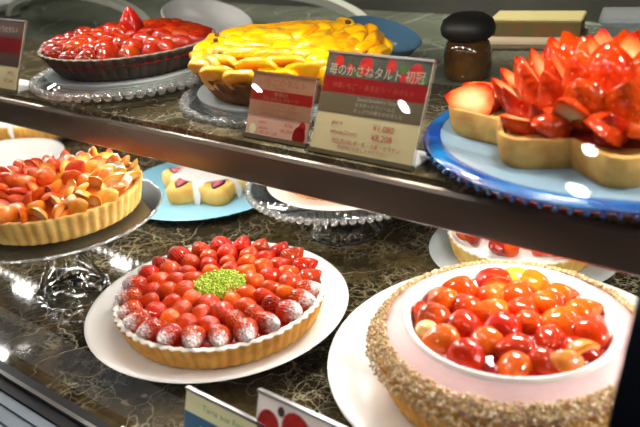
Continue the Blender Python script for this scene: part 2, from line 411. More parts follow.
mb = MB(); mb.box(X0, X1, .29, 1.1, -.03, 0); struct(obj('floor', mb.mesh('floor', [M['marble']], False)))
mb = MB(); mb.box(X0, X1, 1.1, 1.13, -.03, .19); struct(obj('wall_rear', mb.mesh('wall_rear', [M['wall']], False)))
mb = MB(); mb.box(X0 - .4, X1 + .9, 1.24, 1.27, -.03, 1.2); struct(obj('wall_back', mb.mesh('wall_back', [M['wall']], False)))
mb = MB(); mb.box(X0 - .02, X0, .27, 1.13, -.03, .47); struct(obj('wall_left', mb.mesh('wall_left', [M['wall']], False)))
mb = MB(); mb.box(X1, X1 + .02, .27, 1.13, -.03, .47); struct(obj('wall_right', mb.mesh('wall_right', [M['wall']], False)))
mb = MB(); mb.box(X0 - .02, X1 + .02, .60, 1.0, .443, .47); struct(obj('ceiling', mb.mesh('ceiling', [M['under']], False)))
# curved front glass, two panes either side of a dark mullion
def smooth_profile(P, n=6):
    out = []
    for i in range(len(P) - 1):
        p0 = Vector(P[max(i - 1, 0)]); p1 = Vector(P[i]); p2 = Vector(P[i + 1]); p3 = Vector(P[min(i + 2, len(P) - 1)])
        for k in range(n):
            t = k / n
            out.append(tuple(.5 * ((2 * p1) + (p2 - p0) * t + (2 * p0 - 5 * p1 + 4 * p2 - p3) * t * t + (3 * p1 - p0 - 3 * p2 + p3) * t ** 3)))
    out.append(P[-1]); return out
SP = smooth_profile(PROFILE)
mb = MB(); mb.extrude_x(SP, X0, -.078, closed=False); struct(obj('window_1', mb.mesh('window_1', [M['front_glass']])))
mb = MB(); mb.extrude_x(SP, -.03, X1, closed=False); struct(obj('window_2', mb.mesh('window_2', [M['front_glass']])))
off = [(y + .006, z) for y, z in SP]; off2 = [(y - .006, z) for y, z in SP]
mb = MB(); mb.extrude_x(off + off2[::-1], -.0775, -.03); struct(obj('trim_1', mb.mesh('trim_1', [M['navy']], False)))
# front track: black seals, steel strips, pale ledge outside
mb = MB()
mb.box(X0, X1, .291, .301, 0, .002, 0); mb.box(X0, X1, .2865, .291, -.01, .003, 1); mb.box(X0, X1, .274, .2865, -.01, -.001, 0)
struct(obj('trim_2', mb.mesh('trim_2', [M['black'], M['steel']], False)))
mb = MB(); 
for a, b_, h in ((.262, .274, -.003), (.247, .262, -.005), (.23, .247, -.007), (.212, .23, -.009)): mb.box(X0, X1, a, b_ - .0008, -.04, h)
struct(obj('trim_3', mb.mesh('trim_3', [M['ledge']], False)))

# upper shelf
sh = thing('display_shelf', 'brown marble upper shelf with a bronze steel front edge', 'shelf', ((X0 + X1) / 2, .66, ZU))
def shp(name, mbm, mats, smooth=False):
    return obj(name, mbm.mesh(name, mats, smooth), sh, (-(X0 + X1) / 2, -.66, -ZU))
mb = MB(); mb.box(X0, X1, YS + .008, .80, ZT - .028, ZT); shp('slab', mb, [M['marble_top']])
mb = MB(); mb.extrude_x([(YS + .02, ZU), (YS - .001, ZU), (YS - .003, ZU + .002), (YS - .003, ZU + .0225), (YS - .0005, ZU + .0325), (YS + .0025, ZU + .0355), (YS + .0055, ZU + .0365), (YS + .0075, ZU + .0355), (YS + .0075, ZU + .028), (YS + .02, ZU + .014)], X0, X1)
autosmooth(shp('fascia', mb, [M['fascia']]), 25)
mb = MB(); mb.box(X0, X1, .55, .80, ZU + .006, ZT - .028); shp('underside_panel', mb, [M['under']])

# worktop behind the case
mb = MB(); mb.box(X0 - .4, X1 + .9, .802, 1.24, .19, .215)
tag(obj('worktop', mb.mesh('worktop', [M['worktop']], False)), 'grey green stone kitchen worktop behind the upper shelf', 'worktop')

# ------------------------------------------------------------------ fruit meshes (unit length, axis +Z from stem to tip)
BP = [(0, .02), (.02, .2), (.09, .33), (.2, .405), (.33, .42), (.48, .385), (.62, .32), (.76, .235), (.88, .145), (.96, .07), (1, .0)]
BPf = [(0, .02), (.02, .24), (.09, .38), (.2, .455), (.35, .48), (.5, .465), (.65, .41), (.78, .32), (.9, .2), (.97, .09), (1, .0)]
def berry_mesh(name, mats, prof=BP, n=18, wob=.04, seed=0):
    mb = MB(); rnd = random.Random(seed); ph = [rnd.uniform(0, 6.28) for _ in range(3)]
    mb.lathe([(r, z) for z, r in prof], n, rad=lambda t, k, r: r * (1 + wob * math.sin(2 * t + ph[0]) + wob * .6 * math.sin(3 * t + ph[1] + k * .3)))
    return mb.mesh(name, mats)
def half_mesh(name, mats, prof=BP, n=11, flat=.5):
    """berry cut lengthways: skin towards -Y, cut face towards +Y"""
    vs = []; fs = []; ms = []
    for z, r in prof:
        for i in range(n):
            t = PI + PI * i / (n - 1)
            vs.append((r * math.cos(t), r * math.sin(t) * flat * 2, z))
    K = len(prof)
    for k in range(K - 1):
        for i in range(n - 1):
            fs.append((k * n + i, k * n + i + 1, (k + 1) * n + i + 1, (k + 1) * n + i)); ms.append(0)
    b = len(vs)
    for z, r in prof: vs += [(-r, 0, z), (r, 0, z)]
    for k in range(K - 1):
        fs.append((b + 2 * k, b + 2 * k + 2, b + 2 * k + 3, b + 2 * k + 1)); ms.append(1)
    me = new_mesh(name, vs, fs, mats, ms)
    me.set_sharp_from_angle(angle=math.radians(50))
    return me
def slab_mesh(name, m, sx, sy, sz, bend=.0, nx=8, ny=6, jit=.0, seed=0, taper=.0):
    """rounded, bent fruit slice about unit sized: superellipsoid"""
    rnd = random.Random(seed); vs = []; fs = []
    e1, e2 = .45, .5
    def sp(w, e): return math.copysign(abs(w) ** e, w)
    nu, nv = 14, 9
    for k in range(nv + 1):
        a = -PI / 2 + PI * k / nv
        for i in range(nu):
            t = 2 * PI * i / nu
            x = sp(math.cos(a), e1) * sp(math.cos(t), e2) * sx; y = sp(math.cos(a), e1) * sp(math.sin(t), e2) * sy; z = sp(math.sin(a), e1) * sz
            y *= 1 - taper * (x / sx)
            z += bend * (x / sx) ** 2 * -sx
            nv_ = noise.noise_vector(Vector((x * 4 + seed, y * 4, z * 4))) * jit
            vs.append((x + nv_.x, y + nv_.y, z + nv_.z))
    for k in range(nv):
        for i in range(nu):
            j = (i + 1) % nu
            fs.append((k * nu + i, k * nu + j, (k + 1) * nu + j, (k + 1) * nu + i))
    return new_mesh(name, vs, fs, [m])

ME = {}
for key, mm in (('berry', 'berry'), ('orange', 'berry_orange'), ('dark', 'berry_dark'), ('sugar', 'berry_sugar'), ('dust', 'berry_dust'), ('dustdark', 'berry_dust_dark')):
    ME[key] = [berry_mesh('strawberry_' + key, [M[mm]], BPf if s % 2 else BP, seed=s) for s in range(3)]
ME['half'] = half_mesh('half_strawberry', [M['berry_large'], M['cut']])
ME['half_thick'] = half_mesh('half_strawberry_thick', [M['berry_large'], M['cut']], BPf)
ME['half_orange'] = half_mesh('half_strawberry_orange', [M['berry_orange'], M['cut_orange']], BPf)
ME['half_amber'] = half_mesh('fruit_wedge_amber', [M['amber'], M['cut_amber']], BPf)
ME['half_yellow'] = half_mesh('fruit_wedge_yellow', [M['yellow'], M['cut_yellow']], BPf)
ME['half_dark'] = half_mesh('half_strawberry_dark', [M['berry_dust_dark'], M['cut']], BP, flat=.42)
ME['mango'] = [slab_mesh('mango_slice', M['mango'], .5, .24, .15, .28, jit=.07, seed=s) for s in range(4)]
ME['mandarin'] = [slab_mesh('mandarin', M['mandarin'], .5, .3, .26, .2, jit=.08, seed=s + 9, taper=.2) for s in range(3)]
ME['peach'] = [slab_mesh('peach', M['peach'], .45, .34, .26, .08, jit=.07, seed=s + 19) for s in range(3)]
ME['ivory'] = [slab_mesh('ivory', M['ivory'], .42, .32, .24, .05, jit=.05, seed=s + 29) for s in range(2)]

def aim(d, roll=0):
    """quaternion turning +Z to d, then roll about the axis"""
    d = Vector(d).normalized()
    return d.to_track_quat('Z', 'Y') @ Quaternion((0, 0, 1), roll)

def put(name, me, root, pos, d, size, roll=None, centre=.42):
    """berry centred (at fraction `centre` of its length) on pos, tip pointing along d"""
    q = aim(d, random.uniform(0, 2 * PI) if roll is None else roll)
    p = Vector(pos) - Vector(d).normalized() * size * centre
    return obj(name, me, root, p, q, size)

def polar(r, a, z=0): return Vector((r * math.cos(a), r * math.sin(a), z))

def fluted_crust(root, rb, rt, h, nf, depth, mats, rim_w=.005, drop=.008, name='crust'):
    """pastry shell: fluted wall, rim, inner lip; mats = [crust, rim]"""
    n = nf * 6
    prof = [(0, 0), (rb * .6, 0), (rb - .003, 0), (rb, .002), (rb + (rt - rb) * .25, h * .25), (rb + (rt - rb) * .5, h * .5), (rb + (rt - rb) * .8, h * .8), (rt, h - .001), (rt - .0012, h), (rt - rim_w, h + .0004), (rt - rim_w - .001, h - .001), (rt - rim_w - .002, h - drop), (0, h - drop)]
    amp = [0, 0, .7, .9, 1, 1, 1, 1, .9, .55, .3, .2, 0]
    def rad(t, k, r):
        w = 1 - abs(math.sin(nf * t / 2)) ** 1.3
        return r - depth * amp[k] * w + noise.noise(Vector((math.cos(t) * 5, math.sin(t) * 5, k * .7))) * .0009 * amp[k]
    mb = MB(); mb.lathe(prof, n, rad=rad, mfun=lambda k: 1 if 7 <= k <= 9 else 0)
    return obj(name, mb.mesh(name, mats), root)

def blob_disc(name, root, R, z0, h, m, sc_=40, amp=.004, rings=16, n=64):
    """lumpy glossy layer (glaze / cream) domed from rim to centre"""
    vs = []; fs = []
    for k in range(rings + 1):
        r = R * k / rings
        for i in range(n):
            p = polar(r, 2 * PI * i / n)
            z = z0 + h * (1 - (k / rings) ** 2) + (amp * noise.noise(Vector((p.x * sc_, p.y * sc_, z0 * 50))) if k < rings else -.004)
            vs.append((p.x, p.y, z))
    for k in range(rings):
        for i in range(n):
            j = (i + 1) % n
            fs.append((k * n + i, (k + 1) * n + i, (k + 1) * n + j, k * n + j))
    return obj(name, new_mesh(name, vs, fs, [m]), root)

def crumbs(name, root, pts, m, smin, smax):
    mb = MB(); rnd = random.Random(len(pts))
    for p in pts:
        s = rnd.uniform(smin, smax)
        q = Quaternion((rnd.uniform(-1, 1), rnd.uniform(-1, 1), rnd.uniform(-1, 1), rnd.uniform(-1, 1))).normalized()
        vs = [q @ Vector((x * s * rnd.uniform(.6, 1.1), y * s * rnd.uniform(.6, 1.1), z * s * rnd.uniform(.5, 1))) + Vector(p) for x, y, z in ((1, 0, 0), (-1, 0, 0), (0, 1, 0), (0, -1, 0), (0, 0, 1), (0, 0, -1))]
        mb.add(vs, [(0, 2, 4), (2, 1, 4), (1, 3, 4), (3, 0, 4), (2, 0, 5), (1, 2, 5), (3, 1, 5), (0, 3, 5)])
    o = obj(name, mb.mesh(name, [m], False), root); o['kind'] = 'stuff'; return o

# ------------------------------------------------------------------ plates and stands
def lathe_obj(name, root, prof, m, n=96, c=(0, 0, 0)):
    mb = MB(); mb.lathe(prof, n, c=c); return autosmooth(obj(name, mb.mesh(name, [m]), root), 60)

def footed_plate(name, label, loc, R, zr, well, group=None):
    """white footed cake plate; zr = rim height, well = radius of the flat middle"""
    t = thing(name, label, 'plate', loc, group=group)
    zw = zr - .006
    lathe_obj('dish', t, [(0, zw - .005), (well * .62, zw - .006), (R * .9, zr - .0075), (R - .003, zr - .004), (R, zr - .0015), (R - .001, zr), (R - .005, zr), (well + .006, zw + .0008), (well, zw), (0, zw)], M['porcelain'])
    lathe_obj('foot', t, [(well * .72, 0), (well * .74, .002), (well * .6, zw - .0065), (well * .56, zw - .0065), (well * .68, .002), (well * .68, 0)], M['porcelain'])
    return t

def beaded_plate(name, label, loc, R, z, nb, rb, group=None):
    """flat pale disc with a clear glass bead rim, on a short glass foot ring"""
    t = thing(name, label, 'cake plate', loc, group=group)
    lathe_obj('dish', t, [(0, z - .005), (R * .84, z - .005), (R * .86, z - .003), (R * .86, z), (R * .8, z), (0, z)], M['frost_plate'])
    lathe_obj('glass_border', t, [(R * .86, z - .004), (R - .002, z - .011), (R - .001, z - .009), (R * .87, z - .001)], M['glass_plate'])
    mb = MB()
    for i in range(nb):
        p = polar(R, 2 * PI * i / nb, z - .0105); mb.ball(p, rb, 10, 6)
    obj('bead_rim', mb.mesh('bead_rim', [M['bead']]), t)
    if z > .012: lathe_obj('foot_ring', t, [(R * .6, 0), (R * .62, 0), (R * .58, z - .005), (R * .56, z - .005)], M['glass_plate'])
    return t

# ------------------------------------------------------------------ UPPER SHELF
# red tart on beaded plate
RT = (-.843, .640)
beaded_plate('beaded_plate', 'beaded glass plate under the chocolate crusted strawberry tart', (RT[0] - .004, RT[1], ZT), .132, .028, 62, .0062, 'beaded plates on the upper shelf')
t = thing('strawberry_tart', 'red strawberry tart in a dark chocolate crust on a beaded plate', 'tart', (RT[0], RT[1], ZT + .0282))
fluted_crust(t, .099, .1205, .033, 52, .0032, [M['crust_choc'], M['choc_rim']], .004, .006)
blob_disc('glaze', t, .113, .025, .013, M['glaze_dark'])
for r, n, z, tilt in ((.099, 23, .030, .15), (.080, 18, .034, .25), (.059, 14, .037, .4), (.038, 9, .040, .6), (.017, 4, .042, .8)):
    for i in range(n):
        a = 2 * PI * (i + random.uniform(-.15, .15)) / n + r * 40
        d = polar(1, a + random.uniform(-.35, .35)); d.z = tilt + random.uniform(-.15, .25)
        left = r > .09 and PI * .75 < a % (2 * PI) < PI * 1.62
        put('strawberry', random.choice(ME['dustdark'] if left else ME['dark']), t, polar(r, a, z), d, random.uniform(.028, .035))
put('strawberry', ME['dark'][0], t, (.012, 0, .055), (.15, -.1, 1), .042)
# yellow mango tart
YT = (-.590, .682)
beaded_plate('beaded_plate', 'beaded glass plate under the yellow mango tart', (YT[0] - .008, YT[1] + .002, ZT), .132, .014, 60, .006, 'beaded plates on the upper shelf')
t = thing('mango_tart', 'brown crusted tart heaped with bright yellow mango slices', 'tart', (YT[0], YT[1], ZT + .0142))
fluted_crust(t, .098, .117, .031, 50, .0032, [M['crust_brown'], M['crust_brown']], .004, .006)
blob_disc('mango_puree', t, .112, .034, .026, M['mango'], 30, .008)
for r, n, z, tl in ((.106, 19, .036, 1.0), (.096, 18, .047, .75), (.078, 16, .0555, .25), (.058, 12, .058, .12), (.036, 8, .060, .1), (.014, 4, .061, .08)):
    for i in range(n):
        a = 2 * PI * (i + random.uniform(-.2, .2)) / n + r * 31
        q = Quaternion((0, 0, 1), a + PI / 2 + random.uniform(-.3, .3)) @ Quaternion((1, 0, 0), -tl + random.uniform(-.2, .2))
        obj('mango_slice', random.choice(ME['mango']), t, polar(r, a, z + random.uniform(-.003, .003)), q, (random.uniform(.046, .056), random.uniform(.06, .075), random.uniform(.036, .046)))
smb = slab_mesh('seed', M['raisin'], .5, .32, .28, 0, jit=.03)
for x, y, z in ((-.075, -.045, .066), (-.066, -.057, .062), (-.022, -.092, .058), (-.012, -.094, .058), (.05, .055, .069), (-.062, -.066, .058)):
    obj('seed', smb, t, (x, y, z), (random.uniform(-.4, .4), random.uniform(-.4, .4), random.uniform(0, 3)), .0085)
# star tart on blue glass platter
ST = (-.192, .666)
t = thing('glass_platter', 'round blue glass platter with a cobalt rim under the star tart', 'platter', (ST[0], ST[1], ZT))
lathe_obj('dish', t, [(0, .008), (.135, .008), (.158, .013), (.163, .0155), (.158, .0165), (.133, .012), (0, .012)], M['blue_disc'])
lathe_obj('rim', t, [(.1585, .012), (.166, .009), (.1725, .011), (.1735, .0145), (.170, .0175), (.163, .0185), (.1585, .0172), (.1585, .012)], M['blue_rim'])
mb = MB()
for i in range(96): mb.ball(polar(.1728, 2 * PI * i / 96, .0105), .0026, 8, 5)
obj('bead_rim', mb.mesh('bead_rim', [M['blue_rim']]), t)
lathe_obj('foot_ring', t, [(.1, 0), (.104, 0), (.106, .008), (.098, .008)], M['blue_rim'])
t = thing('star_tart', 'star shaped golden tart piled with upright cut strawberries', 'tart', (ST[0], ST[1], ZT + .0122))
NL = 8; star = []
for k in range(NL):
    a0 = math.radians(-71 - 45 * k)
    R = .130 if k != 2 else .153
    rn = .098 if k not in (1,) else .112
    for da, rr in ((.13, R * .955), (.07, R * .99), (0, R), (-.07, R * .99), (-.13, R * .955), (-.392, rn)):
        star.append(polar(rr, a0 + da))
n = len(star)
vs = []; lev = [(0, .955), (.004, .975), (.012, .99), (.024, 1.0), (.0265, .99), (.0265, .955), (.021, .93), (.020, .0)]
for z, s in lev: vs += [(p.x * s, p.y * s, z + (.0012 * noise.noise(Vector((p.x * 60, p.y * 60, 1))) if z > .02 else 0)) for p in star]
fs = [(k * n + i, k * n + (i + 1) % n, (k + 1) * n + (i + 1) % n, (k + 1) * n + i) for k in range(len(lev) - 1) for i in range(n)]
fs.append(tuple(range(n - 1, -1, -1)))
o = obj('crust', new_mesh('crust', vs, fs, [M['crust_star']]), t); autosmooth(o, 50)
blob_disc('glaze', t, .094, .023, .024, M['glaze'], 40, .006)
for k in range(NL):                      # slices lying in the lobes
    a = math.radians(-71 - 45 * k)
    for off_, fl in ((-.16, 0), (.16, 1)):
        if k == 2: continue
        d = polar(1, a + off_ * .6 + .1); d.z = .25
        put('strawberry_half', ME['half'], t, polar(.098 if k != 2 else .115, a + off_, .033), d, random.uniform(.038, .046), roll=random.choice((0, PI * .5, PI, PI * .8)), centre=.45)
for (x, y, z, sz_, dn, nv) in ((-.118, -.052, .033, .047, (-.93, -.2, .12), (.05, -.75, .65)), (-.112, -.034, .036, .044, (-.9, -.1, .3), (.1, -.3, .9))):
    dn = Vector(dn).normalized(); yv = Vector(nv); yv = (yv - dn * yv.dot(dn)).normalized(); xv = yv.cross(dn)
    obj('strawberry_half', ME['half'], t, Vector((x, y, z)) - dn * sz_ * .42, Matrix((xv, yv, dn)).transposed().to_quaternion(), sz_)
for r, n_, z, tz, sz in ((.090, 19, .039, .85, .048), (.071, 16, .049, 1.2, .055), (.049, 12, .055, 1.9, .058), (.026, 7, .058, 3.2, .058), (.006, 1, .058, 8, .056)):
    for i in range(n_):
        a = 2 * PI * (i + random.uniform(-.15, .15)) / n_ + r * 77
        d = polar(1, a + random.uniform(-.2, .2)); d.z = tz + random.uniform(-.2, .3)
        q = d.to_track_quat('Z', 'Y')
        flip = random.random() < (.15 if math.sin(a) < .25 else .72)
        # skin (local -Y) faces outwards unless flipped
        dn = d.normalized(); out = polar(1, a); yv = (-out + dn * out.dot(dn)).normalized()
        if flip: yv = -yv
        xv = yv.cross(dn)
        q = Matrix((xv, yv, dn)).transposed().to_quaternion()
        s = sz * random.uniform(.9, 1.12)
        obj('strawberry_half', random.choice((ME['half'], ME['half'], ME['half'], ME['half_thick'])), t, polar(r, a, z) - dn * s * .42, q, (s * .86, s * .86, s))

# ------------------------------------------------------------------ price cards
def text(name, body, size, m, parent, x, z, y=-.0012, align='LEFT', sx=1.0):
    cu = bpy.data.curves.new('tmp', 'FONT'); cu.body = body; cu.size = size; cu.align_x = align; cu.resolution_u = 3
    o = bpy.data.objects.new('tmp', cu); C.objects.link(o)
    dg = bpy.context.evaluated_depsgraph_get(); dg.update()
    me = bpy.data.meshes.new_from_object(o.evaluated_get(dg))
    bpy.data.objects.remove(o); bpy.data.curves.remove(cu)
    me.materials.clear(); me.materials.append(m); me.name = name
    return obj(name, me, parent, (x, y, z), (PI / 2, 0, 0), (sx, 1, 1))

def card(name, label, loc, w, h, lean, base_m, foot=.045, group='price cards'):
    t = thing(name, label, 'price card', loc, (-math.radians(lean), 0, 0))
    mb = MB(); mb.box(-w / 2 - .0015, w / 2 + .0015, .0006, .0026, .0, h + .0015); obj('acrylic_panel', mb.mesh('acrylic_panel', [M['acrylic']], False), t)
    mb = MB(); mb.box(-w / 2 - .0015, w / 2 + .0015, -.0016, .003, h, h + .0022); obj('top_edge', mb.mesh('top_edge', [M['steel']], False), t)
    mb = MB(); mb.box(-w / 2 - .0015, w / 2 + .0015, -.003, .003, 0, .0045); obj('bottom_lip', mb.mesh('bottom_lip', [M['p_olive']], False), t)
    r = math.radians(lean)
    mb = MB(); mb.box(-w / 2, w / 2, .001, foot, .0002, .0016)
    obj('stand_foot', mb.mesh('stand_foot', [M['paper']], False), t, (0, 0, 0), (r, 0, 0))
    mb = MB(); mb.box(-w / 2, w / 2, -.0006, .0006, .002, h)
    s = obj('printed_sheet', mb.mesh('printed_sheet', [base_m], False), t)
    return t, s
def band(s, m, x0, x1, z0, z1, y=-.0009, name='printed_band'):
    mb = MB(); mb.box(x0, x1, y, -.0005, z0, z1); return obj(name, mb.mesh(name, [m], False), s)
def pic_berry(s, x, z, r, y=-.001, ang=0, m='p_berry'):
    vs = [(0, y, 0)]; n = 16
    for i in range(n):
        a = 2 * PI * i / n; rr = r * (1 + .22 * math.cos(a - 1.5 * PI)) * (1 - .12 * math.cos(2 * a))
        vs.append((rr * math.cos(a + ang), y, rr * math.sin(a + ang)))
    return obj('printed_strawberry', new_mesh('printed_strawberry', vs, [(0, 1 + (i + 1) % n, 1 + i) for i in range(n)], [M[m]], None, False), s, (x, 0, z))

LZ = ZT + .0003
# large card
W, H_ = .1165, .0985
t, s = card('price_card', 'large dark red and beige price card before the mango tart', (-.387, .532, LZ), W, H_, 26, M['p_beige'], .045)
band(s, M['p_olive'], -W / 2, W / 2, .041, .0605)
band(s, M['p_red'], -W / 2, W / 2, .0605, .0765)
band(s, M['p_photo'], -W / 2, W / 2, .0765, H_)
for x, z, r in ((-.044, .092, .006), (-.012, .0905, .0085), (.016, .0925, .006), (.043, .088, .0085), (-.03, .086, .004), (.03, .082, .004)): pic_berry(s, x, z, r, ang=random.uniform(-.6, .6))
for x, z in ((-.05, .083), (-.02, .082), (.028, .09), (.052, .082)): pic_berry(s, x, z, .004, -.00095, 1, 'p_leaf')
text('lettering', '苺のかさねタルト 初冠', .0122, M['ink_grey'], s, 0, .0785, align='CENTER', sx=.86)
text('lettering', '特選いちご ・ あまおう ・ のタルト', .0064, M['ink_red'], s, 0, .0655, align='CENTER', sx=.9)
text('lettering', 'Special Strawberry Tarte', .0048, M['ink_grey'], s, -.014, .0552, align='LEFT', sx=.9)
text('lettering', 'カスタードクリームと', .0046, M['ink_grey'], s, -.016, .0496)
text('lettering', 'たっぷりの苺をのせました', .0046, M['ink_grey'], s, -.016, .0440)
text('lettering', 'piece', .0062, M['ink_red'], s, -.038, .0305)
text('lettering', 'whole(21cm)', .0060, M['ink_red'], s, -.038, .0215)
text('lettering', '¥1,080', .0084, M['ink_red'], s, .033, .0295, align='RIGHT')
text('lettering', '¥8,208', .0084, M['ink_red'], s, .033, .0205, align='RIGHT')
text('lettering', '特定原材料 卵・乳・小麦・ゼラチン', .0052, M['ink_red'], s, -.034, .0128, sx=.92)
text('lettering', '本日中にお召し上がり下さい', .0044, M['ink_red'], s, -.026, .0075)
# small pink card
W, H_ = .083, .068
t, s = card('price_card', 'small pinkish price card left of the large dark one', (-.496, .537, LZ), W, H_, 22, M['p_pink'], .012)
band(s, M['p_red'], -W / 2, W / 2, .040, .0515); band(s, M['p_tan'], -W / 2, W / 2, .0515, H_)
band(s, M['p_tan'], -W / 2, W / 2, .0245, .040)
pic_berry(s, .031, .012, .009, m='p_red'); pic_berry(s, .034, .02, .005, m='p_berry'); pic_berry(s, -.032, .011, .005, m='p_cream')
text('lettering', 'いちごのタルト', .0088, M['ink_brown'], s, 0, .0565, align='CENTER', sx=1.05)
text('lettering', 'Strawberry', .004, M['ink_brown'], s, 0, .053, align='CENTER')
text('lettering', '季節の', .005, M['p_tan'], s, 0, .0462, align='CENTER', sx=1.3)
text('lettering', 'フレッシュフルーツ', .005, M['p_tan'], s, 0, .0415, align='CENTER', sx=1.1)
for k, b_ in enumerate(('サクサクのタルト生地に', 'いちごとカスタードを合わせ', 'さわやかに仕上げました')):
    text('lettering', b_, .0044, M['ink_brown'], s, 0, .0352 - .0048 * k, align='CENTER')
text('lettering', 'piece', .005, M['ink_red'], s, -.024, .0168); text('lettering', '¥756', .0055, M['ink_red'], s, .022, .0166, align='RIGHT')
text('lettering', 'whole', .005, M['ink_red'], s, -.024, .0108); text('lettering', '¥6,264', .0055, M['ink_red'], s, .022, .0106, align='RIGHT')
text('lettering', '卵・乳・小麦', .0038, M['ink_red'], s, -.02, .0062)
# left card, cut by the frame
W, H_ = .112, .1
t, s = card('price_card', 'dark brown price card at the left end of the upper shelf', (-1.028, .530, LZ), W, H_, 24, M['p_beige'], .05)
band(s, M['p_brown'], -W / 2, W / 2, .036, H_); band(s, M['p_red'], -W / 2, W / 2, .054, .076)
text('lettering', '苺とショコラのタルト', .0105, M['ink_grey'], s, 0, .083, align='CENTER', sx=.85)
text('lettering', '¥972', .008, M['ink_brown'], s, .048, .024, align='RIGHT'); text('lettering', '¥7,344', .008, M['ink_brown'], s, .048, .013, align='RIGHT')
text('lettering', 'piece', .006, M['ink_brown'], s, -.04, .024); text('lettering', 'whole', .006, M['ink_brown'], s, -.04, .013)
# two cards at the bottom, behind the front glass
W, H_ = .094, .064
t, s = card('price_card', 'blue and cream price card in front of the pistachio topped tart', (-.393, .312, .0003), W, H_, 17, M['p_blue'], .03)
band(s, M['p_cream'], -W / 2, W / 2, .045, H_)
text('lettering', 'Tarte aux Fraises', .0085, M['ink_green'], s, .004, .052, align='CENTER')
text('lettering', 'いちごのタルト', .0095, M['ink_white'], s, .006, .031, align='CENTER')
text('lettering', '¥864', .009, M['ink_white'], s, .03, .014, align='RIGHT')
W, H_ = .094, .092
t, s = card('price_card', 'red and white strawberry picture price card left of the mousse tart', (-.3105, .312, .0003), W, H_, 17, M['p_white'], .03)
band(s, M['p_red'], -W / 2, W / 2, .004, .06)
pic_berry(s, -.034, .070, .013); pic_berry(s, -.006, .074, .017, ang=.6); pic_berry(s, .034, .070, .015, ang=-.5)
pic_berry(s, -.022, .085, .004, m='p_brown'); pic_berry(s, .0, .064, .003, y=-.0013, m='p_brown')
text('lettering', 'ムース', .016, M['ink_white'], s, -.004, .058, y=-.0014, align='CENTER')
text('lettering', '¥918', .009, M['ink_white'], s, .03, .02, align='RIGHT')

# ------------------------------------------------------------------ LOWER LEVEL
# pistachio strawberry tart, middle
footed_plate('footed_plate', 'white footed plate under the pistachio topped strawberry tart', (-.562, .487, 0), .1495, .032, .122, 'white plates on the marble')
MT = (-.545, .478)
t = thing('strawberry_tart', 'sugared strawberry tart with green pistachio centre on white plate', 'tart', (MT[0], MT[1], .0263))
fluted_crust(t, .108, .1185, .0305, 60, .0028, [M['crust'], M['sugar']], .006, .005)
blob_disc('glaze', t, .109, .0275, .003, M['glaze'], 50, .004)
for r, n_, z, tz in ((.0985, 24, .0325, .3), (.0775, 20, .0325, .15), (.0575, 15, .0325, .12), (.0385, 10, .033, .15), (.02, 5, .029, .1)):
    for i in range(n_):
        a = 2 * PI * (i + random.uniform(-.12, .12)) / n_ + r * 53
        d = polar(1, a + random.uniform(-.25, .25)); d.z = tz + random.uniform(-.12, .2)
        adeg = math.degrees(a) % 360
        if r > .09: kind = 'sugar' if (adeg > 180 or adeg < 40) else 'dust'
        elif r > .07 and (adeg < 20 or adeg > 320): kind = 'dust'
        else: kind = random.choice(('berry', 'berry', 'orange'))
        put('strawberry', random.choice(ME[kind]), t, polar(r, a, z), d, random.uniform(.0265, .0305) * (1.05 if r > .09 else .96))
pts = []
for i in range(900):
    r = .0300 * math.sqrt(random.random()) * random.uniform(.85, 1.08); a = random.uniform(0, 2 * PI)
    p = polar(r, a, .0385 + .006 * (1 - (r / .029) ** 2) + random.uniform(-.0006, .0012)); pts.append(p)
lathe_obj('pistachio_mound', t, [(.0275, .034), (.026, .039), (.016, .0425), (.006, .0442), (0, .0445)], M['pistachio'], 32)
crumbs('pistachio_crumbs', t, pts, M['pist'], .0011, .0023)

# mousse tart, right
E2 = (-.233, .5535)
t = footed_plate('footed_plate', 'large white plate under the pink mousse tart', (E2[0], E2[1], 0), .177, .040, .148, 'white plates on the marble')
t = thing('mousse_tart', 'pink mousse tart with crumbed edge and glazed strawberry centre', 'tart', (-.2265, .526, .0342))
fluted_crust(t, .110, .1225, .046, 56, .003, [M['crust'], M['crust']], .006, .003)
lathe_obj('mousse', t, [(.117, .044), (.1175, .048), (.1165, .052), (.110, .0575), (.100, .063), (.0935, .0665)], M['mousse'])
lathe_obj('mousse_lip', t, [(.0945, .0655), (.0925, .069), (.0910, .0698), (.0885, .0690), (.0865, .066), (.0850, .058), (.0, .056)], M['mousse_lip'])
blob_disc('glaze', t, .0845, .0610, .002, M['glaze'], 45, .003)
for r, n_, z in ((.067, 13, .0595), (.043, 9, .0605), (.018, 4, .061)):
    for i in range(n_):
        a = 2 * PI * (i + random.uniform(-.15, .15)) / n_ + r * 91
        d = polar(1, a + random.uniform(-1.2, 1.2)); d.z = random.uniform(-.1, .5)
        put('strawberry', random.choice(ME[random.choice(('berry', 'berry', 'berry', 'orange'))]), t, polar(r, a, z), d, random.uniform(.034, .041))
for a, r in ((-2.75, .072), (2.75, .072), (-.25, .074), (-.55, .074), (1.9, .073), (2.2, .05)):
    d = polar(1, a + 1.3); d.z = .2
    put('pale_strawberry', ME['half_orange'] if r < .073 else ME['half_amber'], t, polar(r, a, .063), d, .03)
mb = MB(); mb.ball((0, 0, 0), .0105, 16, 10, sq=.8); obj('yellow_fruit_ball', mb.mesh('yellow_fruit_ball', [M['peach']]), t, polar(.075, -2.36, .064))
pts = []
for i in range(6500):
    a = random.uniform(0, 2 * PI); u = random.random()
    r = .1268 - .0165 * u + random.uniform(-.0012, .0012); z = .0445 + .0165 * u ** .75 - (.010 * random.random() if u < .3 else 0) + random.uniform(-.001, .002)
    pts.append(polar(r, a, z))
crumbs('biscuit_crumbs', t, pts, M['crumb'], .0009, .0025)

